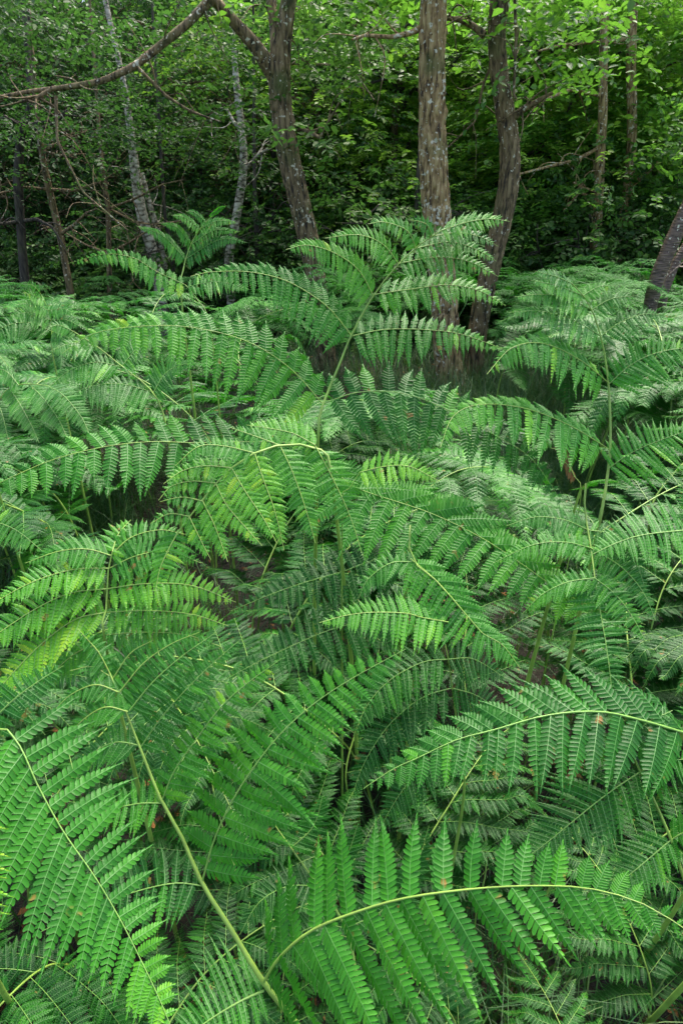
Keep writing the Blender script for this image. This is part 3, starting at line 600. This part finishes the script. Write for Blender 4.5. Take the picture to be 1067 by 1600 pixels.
hero("tall frond on the right with a long pale upright stalk",
  [(932, 835, 1.16), (948, 745, 1.16), (953, 690, 1.16), (950, 600, 1.15), (938, 525, 1.13), (918, 472, 1.11), (893, 443, 1.1)],
  [([(948, 700), (890, 665), (820, 638), (750, 632), (708, 650), (688, 698)], 1.14, .95, (-25, -28), (-6, 64), {'tone': .54}),
   ([(950, 732), (985, 708), (1030, 688), (1095, 666)], 1.15, 1.08, (-22, -50), (48, 50)),
   ([(950, 598), (905, 562), (850, 537), (800, 543), (760, 585)], 1.14, 1.0, (-14, -24), (-4, 48), {'tone': .54}),
   ([(951, 600), (985, 570), (1030, 550), (1095, 540)], 1.14, 1.08, (-12, -40), (48, 36)),
   ([(938, 525), (895, 500), (845, 486), (795, 488)], 1.13, 1.05, (-10, -18), (-4, 36)),
   ([(938, 525), (970, 503), (1005, 491), (1042, 493)], 1.13, 1.1, (-4, -18), (24, 26)),
   ([(924, 484), (885, 466), (845, 460), (803, 464)], 1.12, 1.05, (-8, -16), (-4, 28)), ([(924, 484), (955, 467), (995, 462)], 1.12, 1.1, (0, -16), (15, 18)),
   ([(910, 462), (870, 446), (828, 438)], 1.11, 1.05, (-6, -14), (-4, 20)), ([(910, 462), (935, 448), (962, 446)], 1.11, 1.1, (0, -12), (10, 14)),
   ([(893, 443), (865, 431), (835, 424)], 1.1, 1.06, (-4, -14), (-4, 16))], 2, .50, lean=(.02, .05))
hero("bright frond hanging down in the middle, its leaflets drooping like a row of fingers",
  [(520, 760, .93), (505, 715, .93), (493, 697, .92), (438, 696, .89), (398, 708, .87), (362, 731, .86), (337, 755, .85), (317, 783, .84), (296, 807, .835), (278, 832, .83)],
  [([(493, 697), (516, 740), (540, 790), (555, 830), (565, 864)], .92, .88, (42, -3), (-36, 20)), ([(438, 697), (456, 735), (476, 790), (493, 849)], .89, .86, (38, 0), (-32, 20)),
   ([(398, 708), (412, 750), (430, 800), (444, 860)], .87, .84, (30, 2), (-26, 20)), ([(362, 731), (385, 770), (415, 815), (432, 848)], .86, .83, (25, 0), (-20, 24)),
   ([(337, 755), (355, 790), (385, 825), (410, 853)], .85, .83, (24, 0), (-16, 24)), ([(317, 783), (335, 820), (350, 860), (356, 878)], .84, .82, (20, 3), (-16, 20)),
   ([(398, 708), (350, 697), (310, 698), (274, 728)], .87, .82, (-4, -18), (-6, 22)), ([(362, 731), (320, 728), (285, 736), (256, 756)], .86, .82, (-4, -17), (-4, 20)),
   ([(337, 755), (300, 752), (268, 760), (248, 782)], .85, .82, (-4, -15), (-4, 19)), ([(317, 783), (285, 777), (250, 784)], .84, .82, (-4, -14), (-4, 18)),
   ([(493, 696), (460, 678), (425, 670), (385, 664)], .92, .92, (-8, -34), (-8, 22)), ([(438, 696), (400, 682), (360, 668)], .89, .89, (-6, -22), (-6, 18)),
   ([(296, 807), (265, 803), (236, 818)], .835, .82, (-4, -15), (-2, 18)), ([(296, 807), (312, 840), (330, 875)], .835, .82, (18, 0), (-12, 18)),
   ([(278, 832), (262, 862), (250, 890), (243, 925)], .83, .81, (42, 12), (-36, 8), {'tip': 1.2})], 3, .66, lean=(.06, .15))
hero("frond at lower left middle with a long green stalk rising from the bottom edge",
  [(500, 1680, .80), (470, 1610, .79), (412, 1535, .77), (360, 1450, .77), (316, 1380, .77), (282, 1303, .77), (252, 1250, .77), (218, 1165, .78), (187, 1087, .79), (172, 1052, .80)],
  [([(412, 1535), (436, 1497), (485, 1455), (560, 1424), (640, 1402), (750, 1388), (850, 1384), (930, 1390), (1010, 1415), (1085, 1462)], .765, .55, (-4, -160), (85, 185), {'r': .0020, 'tone': .54, 'base': .72, 'droop': .05}),
   ([(412, 1548), (375, 1565), (330, 1592), (275, 1632)], .77, .72, (-42, -120), (20, 60), {'tone': .36, 'r': .0018}),
   ([(316, 1378), (335, 1312), (363, 1252), (398, 1197), (440, 1145), (490, 1100), (550, 1060), (634, 1014)], .77, .76, (-60, -48), (104, 56), {'tone': .50, 'r': .0014, 'base': .6}),
   ([(316, 1384), (275, 1380), (220, 1391), (150, 1415), (60, 1458)], .77, .74, (-6, -64), (-8, 72), {'tone': .34}),
   ([(253, 1252), (272, 1206), (300, 1165), (345, 1105), (390, 1065), (440, 1029)], .77, .77, (-28, -30), (44, 24), {'tone': .5}),
   ([(252, 1255), (215, 1256), (165, 1268), (118, 1292)], .77, .76, (-2, -44), (-8, 48), {'tone': .38}),
   ([(220, 1168), (255, 1118), (300, 1068), (340, 1030), (380, 996)], .78, .78, (-26, -27), (36, 22), {'tone': .5}),
   ([(220, 1165), (180, 1160), (140, 1180), (110, 1210)], .78, .77, (-10, -30), (-14, 40), {'tone': .42}),
   ([(203, 1110), (240, 1065), (285, 1025), (338, 988)], .78, .79, (-22, -24), (30, 22), {'tone': .5}), ([(200, 1112), (165, 1105), (130, 1125), (100, 1160)], .78, .77, (-14, -22), (-12, 34)),
   ([(187, 1082), (225, 1036), (270, 1005), (312, 988)], .79, .8, (-16, -22), (20, 20)), ([(187, 1082), (150, 1070), (112, 1085), (85, 1110)], .79, .78, (-14, -18), (-10, 28)),
   ([(177, 1060), (205, 1020), (240, 1000)], .8, .8, (-12, -18), (16, 16)), ([(177, 1060), (145, 1042), (110, 1048)], .8, .79, (-10, -16), (-8, 22)),
   ([(172, 1052), (155, 1020), (138, 1000), (122, 982)], .8, .8, (26, -12), (-18, 26))], 4, .54, lean=(.10, .05), stem_r=(.0042, .0016))
hero("large deep green frond filling the lower left corner, its tip bright yellow-green",
  [(-90, 1330, .66), (-70, 1230, .66), (-40, 1160, .66), (-5, 1132, .65), (12, 1140, .65)],
  [([(12, 1140), (34, 1170), (60, 1228), (100, 1300), (150, 1372), (190, 1440), (222, 1503), (250, 1562), (273, 1618)], .65, .55, (106, -92), (-82, 168), {'r': .0009, 'tone': .36, 'base': 1, 'droop': .03, 'tipb': .5}),
   ([(-20, 1135), (20, 1095), (60, 1065), (100, 1040)], .66, .68, (-36, -30), (40, 30), {'tone': .40})], 5, .42, lean=(-.1, .1))
hero("bright frond at the left with a short upright stalk and layered level leaflets",
  [(166, 1010, .88), (166, 957, .88), (168, 920, .88), (170, 888, .88), (176, 862, .88)],
  [([(166, 957), (230, 954), (300, 960), (357, 978)], .88, .86, (6, -38), (-2, 42)), ([(168, 920), (230, 912), (300, 915), (369, 941)], .88, .85, (8, -37), (4, 40)),
   ([(166, 992), (225, 988), (290, 992), (345, 1010)], .88, .86, (6, -30), (4, 32)), ([(171, 888), (215, 868), (265, 862), (315, 880)], .88, .88, (4, -32), (6, 32)),
   ([(166, 957), (120, 967), (70, 1002), (20, 1052), (-30, 1110)], .88, .78, (-30, -28), (-8, 58)), ([(168, 920), (110, 927), (55, 952), (0, 988), (-60, 1030)], .88, .78, (-30, -30), (-10, 50)),
   ([(171, 888), (115, 890), (50, 910), (-15, 945)], .88, .8, (-24, -30), (-10, 40)), ([(174, 868), (205, 840), (250, 828), (290, 835)], .88, .92, (-2, -28), (6, 26)),
   ([(174, 868), (135, 858), (90, 862), (40, 880)], .88, .84, (-18, -26), (-8, 30)), ([(176, 862), (185, 835), (205, 812)], .88, .92, (-26, -16), (28, 12)),
   ([(166, 1003), (120, 1020), (80, 1055), (50, 1090)], .88, .84, (-24, -18), (-2, 40))], 6, .64, lean=(-.02, .05))
hero("frond on the right edge, its one big leaflet reaching left over the dark gap",
  [(1120, 1300, .84), (1110, 1230, .82), (1100, 1180, .80), (1085, 1150, .79)],
  [([(1085, 1150), (1000, 1125), (933, 1112), (853, 1118), (773, 1140), (713, 1156), (653, 1184), (613, 1202), (568, 1232)], .79, .74, (-72, -64), (-4, 116), {'tone': .40, 'r': .0018, 'base': .9, 'droop': .06}),
   ([(1090, 1160), (1105, 1090), (1120, 1040)], .79, .8, (-40, -20), (30, 20), {'tone': .4})], 7, .40, lean=(.05, .1))
hero("deep green frond with orange spots, its stalk slanting through the lower right corner",
  [(1110, 1480, .80), (1085, 1420, .79), (1060, 1350, .79), (1048, 1312, .79), (1022, 1252, .79), (1000, 1206, .79), (985, 1172, .79), (966, 1135, .80)],
  [([(1000, 1206), (960, 1232), (923, 1260), (890, 1287), (852, 1318), (815, 1345)], .79, .74, (-88, -42), (22, 70), {'tone': .36, 'base': .7}),
   ([(1048, 1312), (1015, 1340), (985, 1365), (945, 1395)], .79, .76, (-58, -28), (18, 50), {'tone': .34}),
   ([(1000, 1206), (1035, 1190), (1090, 1185)], .79, .76, (-4, -50), (18, 60), {'tone': .44}), ([(1048, 1312), (1080, 1295), (1120, 1290)], .79, .77, (0, -44), (10, 50)),
   ([(978, 1160), (940, 1165), (900, 1185)], .79, .78, (-30, -18), (-2, 34)), ([(978, 1160), (1010, 1130), (1050, 1110)], .79, .8, (-20, -36), (34, 24))], 8, .38, lean=(.05, .1))
hero("broad frond at the right whose tip points straight down beside the stalks",
  [(905, 770, 1.0), (912, 800, .99), (918, 828, .98), (923, 860, .96), (929, 905, .93)],
  [([(918, 828), (960, 836), (988, 864), (1008, 922)], .98, .93, (22, -14), (-22, 28)), ([(922, 856), (970, 886), (1004, 925), (1024, 970)], .96, .91, (20, -14), (-28, 30)),
   ([(928, 903), (962, 930), (988, 965), (1008, 1003)], .93, .89, (18, -10), (-26, 24)), ([(918, 828), (880, 812), (835, 808), (790, 822)], .98, .98, (-8, -24), (-6, 28)),
   ([(922, 856), (880, 847), (830, 852), (770, 880)], .96, .95, (-8, -22), (-6, 28)), ([(928, 903), (885, 910), (845, 930), (815, 960)], .93, .93, (-12, -20), (-6, 28)),
   ([(929, 905), (938, 960), (945, 1000), (952, 1050), (959, 1114)], .93, .86, (54, -8), (-62, 6), {'base': .8, 'tip': 1.25})], 9, .44, lean=(.0, .15))
hero("small bright yellow-green frond leaflet in the centre of the picture",
  [(535, 800, .92), (545, 765, .90), (562, 738, .885)], [([(562, 738), (600, 729), (640, 729), (686, 752)], .885, .86, (8, -28), (6, 34), {'tone': 1.05, 'r': .0008, 'tipb': .3})], 10, .98, lean=(0, .1), stem_r=(.002, .001))
hero("small bright frond with a brownish curled tip pointing left, right of centre",
  [(640, 840, .95), (641, 873, .92), (683, 909, .90), (723, 955, .89), (752, 988, .88)],
  [([(700, 972), (660, 965), (631, 958), (578, 957), (539, 962), (499, 973)], .89, .84, (-12, -38), (-6, 54), {'tone': .64, 'base': .7}),
   ([(641, 873), (683, 909), (723, 955), (752, 988), (785, 1008), (812, 1044)], .92, .86, (54, 8), (-44, 62), {'tone': .60}),
   ([(645, 878), (610, 880), (575, 905), (560, 935)], .92, .9, (-10, -20), (-4, 32), {'tone': .5})], 11, .58, lean=(0, .15), stem_r=(.003, .0014))
hero("shaded frond lying in the gap under the hanging middle frond",  # shade of the gap painted as a darker leaf tone on both pinnae
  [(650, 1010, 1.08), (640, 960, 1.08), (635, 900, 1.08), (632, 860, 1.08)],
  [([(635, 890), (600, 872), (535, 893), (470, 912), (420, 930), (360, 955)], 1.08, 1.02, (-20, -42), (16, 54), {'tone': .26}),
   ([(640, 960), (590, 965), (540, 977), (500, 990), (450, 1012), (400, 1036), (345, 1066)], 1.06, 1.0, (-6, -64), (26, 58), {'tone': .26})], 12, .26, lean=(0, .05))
hero("frond at the right edge reaching in below the long upright stalk",
  [(1130, 900, .98), (1115, 850, .96), (1100, 826, .95)], [([(1100, 826), (1010, 835), (966, 847), (925, 866)], .95, .92, (-24, -62), (16, 58), {'tone': .42, 'r': .0016}),
   ([(1110, 840), (1080, 790), (1060, 750)], .95, .98, (-34, 0), (30, 10), {'tone': .42})], 13, .42, lean=(.1, .1))
hero("feathery frond standing up against the dark wood at the back, left of the pale birch",
  [(284, 470, 2.3), (287, 420, 2.3), (297, 386, 2.3), (311, 360, 2.28), (333, 336, 2.25)],
  [([(290, 405), (262, 374), (240, 361), (213, 353)], 2.3, 2.2, (-3, -13), (-4, 20)), ([(290, 405), (330, 380), (355, 373), (387, 379)], 2.3, 2.3, (3, -13), (4, 19)),
   ([(299, 382), (278, 356), (250, 348)], 2.3, 2.2, (-3, -11), (-3, 15)), ([(299, 382), (335, 360), (376, 362)], 2.3, 2.3, (3, -11), (3, 15)), ([(312, 358), (290, 340), (268, 336)], 2.28, 2.2, (-2, -9), (-3, 12)),
   ([(312, 358), (340, 345), (372, 348)], 2.28, 2.28, (3, -9), (3, 12)), ([(322, 347), (305, 332), (290, 330)], 2.26, 2.2, (-2, -7), (-2, 9)), ([(333, 336), (343, 326), (353, 322)], 2.25, 2.2, (8, -5), (-8, 4))], 14, .48, 1, stem_r=(.005, .002))
hero("frond arching flat to the left in front of the thin stems at the back",
  [(330, 520, 2.0), (310, 470, 2.0), (290, 445, 2.0)], [([(290, 445), (245, 424), (210, 403), (165, 397), (106, 412)], 2.0, 1.9, (2, -14), (-3, 30), {'tone': .52}), ([(292, 448), (340, 440), (390, 452)], 2.0, 2.0, (2, -16), (4, 26))], 15, .46, 1)
hero("frond peeping in at the left edge above the grassy gap",
  [(-90, 900, .9), (-85, 840, .9), (-70, 805, .9)], [([(-70, 805), (-20, 812), (25, 828), (68, 862)], .9, .9, (20, -30), (-22, 42))], 16, .5)
hero("frond at the left edge near the bottom showing only its bright yellow-green leaflet tips",
  [(-120, 1500, .56), (-110, 1350, .56), (-75, 1270, .55)], [([(-75, 1270), (-70, 1340), (-66, 1430), (-62, 1530), (-60, 1650)], .55, .52, (84, -8), None, {'tone': .78, 'base': 1})], 17, .7)

hero("withered rusty-brown frond hanging in the dark gap at the lower right",
  [(895, 1290, .93), (885, 1230, .93), (876, 1190, .92)],
  [([(876, 1190), (872, 1160), (876, 1130), (890, 1100)], .92, .9, (-22, 12), (20, 14), {'leaf': M_DEAD, 'tone': .6}), ([(884, 1225), (900, 1195), (906, 1165)], .92, .9, (-10, 12), (12, 10), {'leaf': M_DEAD, 'tone': .9})], 31, .5, lean=(0, .05), stem_r=(.002, .001))
hero("small dead brown frond beside the tall upright stalk on the right",
  [(905, 790, 1.3), (898, 750, 1.3), (890, 725, 1.3)], [([(898, 745), (885, 725), (868, 715)], 1.3, 1.3, (-4, -12), (-4, 14), {'leaf': M_DEAD, 'tone': .7}), ([(890, 725), (880, 705), (860, 700)], 1.3, 1.3, (0, -10), (-4, 12), {'leaf': M_DEAD, 'tone': .7})], 32, .5, stem_r=(.002, .001))

hero("dark shaded frond filling the gap between the lower middle fronds",  # leaf tone darkened so the gap's shade is in the colour
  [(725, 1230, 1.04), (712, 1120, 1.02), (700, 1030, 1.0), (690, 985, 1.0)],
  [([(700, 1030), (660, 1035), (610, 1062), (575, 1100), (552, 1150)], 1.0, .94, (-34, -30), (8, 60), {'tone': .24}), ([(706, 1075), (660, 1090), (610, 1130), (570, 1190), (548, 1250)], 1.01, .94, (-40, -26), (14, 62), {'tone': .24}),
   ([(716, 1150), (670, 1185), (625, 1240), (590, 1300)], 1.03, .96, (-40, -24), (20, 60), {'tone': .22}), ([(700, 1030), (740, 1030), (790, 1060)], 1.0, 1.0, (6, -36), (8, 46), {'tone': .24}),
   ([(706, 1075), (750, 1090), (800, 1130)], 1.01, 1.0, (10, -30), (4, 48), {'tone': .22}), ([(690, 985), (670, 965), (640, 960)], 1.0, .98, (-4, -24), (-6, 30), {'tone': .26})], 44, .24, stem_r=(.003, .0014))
hero("dark shaded frond lying under the large comb-like leaflet at the bottom",  # shade beneath the big leaflet is put into the low leaf tone
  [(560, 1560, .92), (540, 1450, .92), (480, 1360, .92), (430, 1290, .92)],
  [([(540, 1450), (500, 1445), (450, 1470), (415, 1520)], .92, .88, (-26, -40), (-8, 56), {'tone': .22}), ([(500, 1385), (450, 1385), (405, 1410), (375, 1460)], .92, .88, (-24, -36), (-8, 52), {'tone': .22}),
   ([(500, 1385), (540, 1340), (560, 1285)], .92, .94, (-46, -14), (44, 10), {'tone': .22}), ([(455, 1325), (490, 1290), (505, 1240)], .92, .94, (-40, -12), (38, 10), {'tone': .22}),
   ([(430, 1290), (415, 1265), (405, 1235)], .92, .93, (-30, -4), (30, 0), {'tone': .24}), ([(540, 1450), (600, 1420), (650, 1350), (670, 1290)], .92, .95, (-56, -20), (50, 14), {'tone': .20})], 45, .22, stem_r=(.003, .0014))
hero("upright frond at the left edge, its tip standing just below the dark wood",
  [(84, 560, 1.9), (82, 520, 1.9), (76, 485, 1.88), (62, 456, 1.85)],
  [([(82, 518), (45, 504), (5, 512), (-30, 545)], 1.9, 1.8, (-4, -18), (-6, 34)), ([(82, 518), (105, 527), (125, 545)], 1.9, 1.85, (10, -16), (-6, 26)), ([(80, 500), (50, 488), (15, 494)], 1.88, 1.8, (-3, -15), (-4, 24)),
   ([(80, 500), (105, 500), (125, 510)], 1.88, 1.85, (6, -13), (0, 20)), ([(76, 485), (52, 474), (28, 476)], 1.87, 1.8, (-2, -12), (-3, 18)), ([(76, 485), (98, 482), (114, 488)], 1.87, 1.85, (4, -12), (2, 16)), ([(70, 470), (50, 460), (36, 458)], 1.86, 1.8, (-2, -10), (-3, 12)), ([(62, 456), (52, 446), (42, 444)], 1.85, 1.8, (3, -8), (-3, 8))], 41, .50, 1)
hero("frond at the left below the long flat leaflet, two arms arching down leftwards",
  [(262, 680, 1.65), (240, 615, 1.62), (190, 572, 1.6), (150, 540, 1.58), (110, 515, 1.55)],
  [([(240, 613), (190, 600), (140, 604), (92, 628)], 1.62, 1.5, (-12, -16), (-8, 48)), ([(190, 573), (150, 566), (110, 578), (78, 604)], 1.6, 1.5, (-10, -16), (-8, 40)), ([(150, 541), (115, 536), (80, 548)], 1.58, 1.5, (-8, -12), (-6, 28)),
   ([(240, 613), (262, 580), (300, 565)], 1.62, 1.65, (-12, -28), (18, 24)), ([(190, 573), (215, 545), (250, 532)], 1.6, 1.65, (-10, -24), (14, 20)), ([(110, 515), (92, 508), (76, 512)], 1.55, 1.5, (-5, -10), (-5, 16))], 42, .42, 1)
hero("frond at the left edge with three arms hanging steeply over the grassy gap",
  [(-20, 700, 1.45), (-8, 640, 1.42), (15, 606, 1.4), (45, 600, 1.38), (75, 603, 1.36)],
  [([(46, 600), (68, 622), (92, 655), (108, 690)], 1.38, 1.3, (26, -6), (-20, 22)), ([(15, 606), (32, 632), (50, 665), (62, 692)], 1.4, 1.32, (22, -4), (-18, 18)), ([(-4, 625), (5, 650), (14, 690)], 1.42, 1.36, (20, 0), (-18, 12)),
   ([(75, 603), (100, 618), (128, 652), (142, 682)], 1.36, 1.3, (28, -6), (-20, 22)), ([(30, 602), (10, 580), (-15, 575)], 1.38, 1.4, (-6, -18), (-6, 18))], 43, .42, 1)

# ------------------------------------------------------------------ the bed of bracken round and behind them
print("bed")
PROTO = {'near': [filler_proto(50+i, 1, 1.0, True, 9, .08) for i in range(4)], 'mid': [filler_proto(60+i, 2, 1.0, True, 8, .27, 1.4) for i in range(4)],  # near set's dark tone paints in the shade under the front fronds
         'far': [filler_proto(70+i, 3, 1.0, False, 9, .48, m_leaf=M_FERNF) for i in range(4)]}
USED = set()
WIN = [(650, 400, 775, 590, 5.4), (790, 590, 925, 635, 3.3), (830, 700, 925, 780, 3.0), (10, 800, 120, 850, 1.5), (130, 425, 340, 470, 5.5), (480, 520, 530, 580, 5.5)]
HG = np.zeros((96, 136))
for hx, hy, hz in HP:
    gx, gy = int(hx//16)+10, int(hy//16)+10
    for ax_ in (-1, 0, 1):
        for ay_ in (-1, 0, 1):
            if 0 <= gx+ax_ < 96 and 0 <= gy+ay_ < 136: HG[gx+ax_, gy+ay_] = max(HG[gx+ax_, gy+ay_], hz)
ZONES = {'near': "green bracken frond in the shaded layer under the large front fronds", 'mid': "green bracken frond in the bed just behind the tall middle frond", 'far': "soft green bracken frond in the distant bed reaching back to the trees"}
rng = np.random.default_rng(41); pts = []
def place(zone, n, d0, d1, sep, tries=14000, xr=None):
    k = 0
    for _ in range(tries):
        if k >= n: break
        d = d0 + (d1-d0)*rng.random()**.8; x = rng.uniform(-1, 1)*(d*.64+.45) if xr is None else rng.uniform(*xr); y = d
        if any((x-a)**2+(y-b)**2 < sep**2 for a, b in pts): continue
        if zone == 'near': H = rng.uniform(.20, .36) + .41*d
        elif zone == 'mid': H = rng.uniform(.92, 1.02) + .05*(d-1.6)
        else: H = rng.uniform(.90, 1.16)
        yaw = rng.uniform(0, 6.283)
        src = PROTO[zone][k % 4]; ca, sa = math.cos(yaw), math.sin(yaw); S_ = SAMP[src.name]*H
        Q = np.stack([x + S_[:, 0]*ca - S_[:, 1]*sa, y + S_[:, 0]*sa + S_[:, 1]*ca, S_[:, 2]-.02], 1)
        dd = Q - C0; qz = dd @ FW; qz = np.where(np.abs(qz) < 1e-3, 1e-3, qz); qx = 533.5 + FPX*(dd @ RT)/qz; qy = 800 - FPX*(dd @ UP)/qz
        if (np.linalg.norm(dd, axis=1) < .38).any() or (qz < .2).mean() > .5: continue
        ok = qz > .2; lim = np.where(qx < 420, 440, 425) if zone != 'far' else np.where(qx < 420, 428, 405)
        if (ok & (qy < lim) & (qx > 0) & (qx < 1067)).mean() > .04: continue
        if any((ok & (qx > a) & (qx < c2) & (qy > b) & (qy < d2) & (qz < zl)).mean() > (.02 if zone != 'far' else .07) for a, b, c2, d2, zl in WIN): continue
        if zone != 'far':
            jx = np.clip((qx//16).astype(int)+10, 0, 95); jy = np.clip((qy//16).astype(int)+10, 0, 135)
            if (ok & (qz < HG[jx, jy] + .03)).mean() > .05: continue
        pts.append((x, y))
        if src.name not in USED: USED.add(src.name); o = src
        else: o = copy_tree(src)
        tag(o, ZONES[zone], "fern", {'near': "shaded fronds under the front ones", 'mid': "fronds behind the middle frond", 'far': "fronds in the distant bed"}[zone])
        o.location = (x, y, -.02); o.rotation_euler = (rng.normal(0, .08), rng.normal(0, .08), yaw); o.scale = (H,)*3; k += 1
    print(zone, k)
place('near', 64, .25, 1.7, .13); place('near', 16, .15, .75, .08); place('mid', 58, 1.6, 4.0, .22); place('far', 46, 3.1, 6.2, .26, xr=(.75, 3.6)); place('far', 76, 4.0, 9.0, .28)
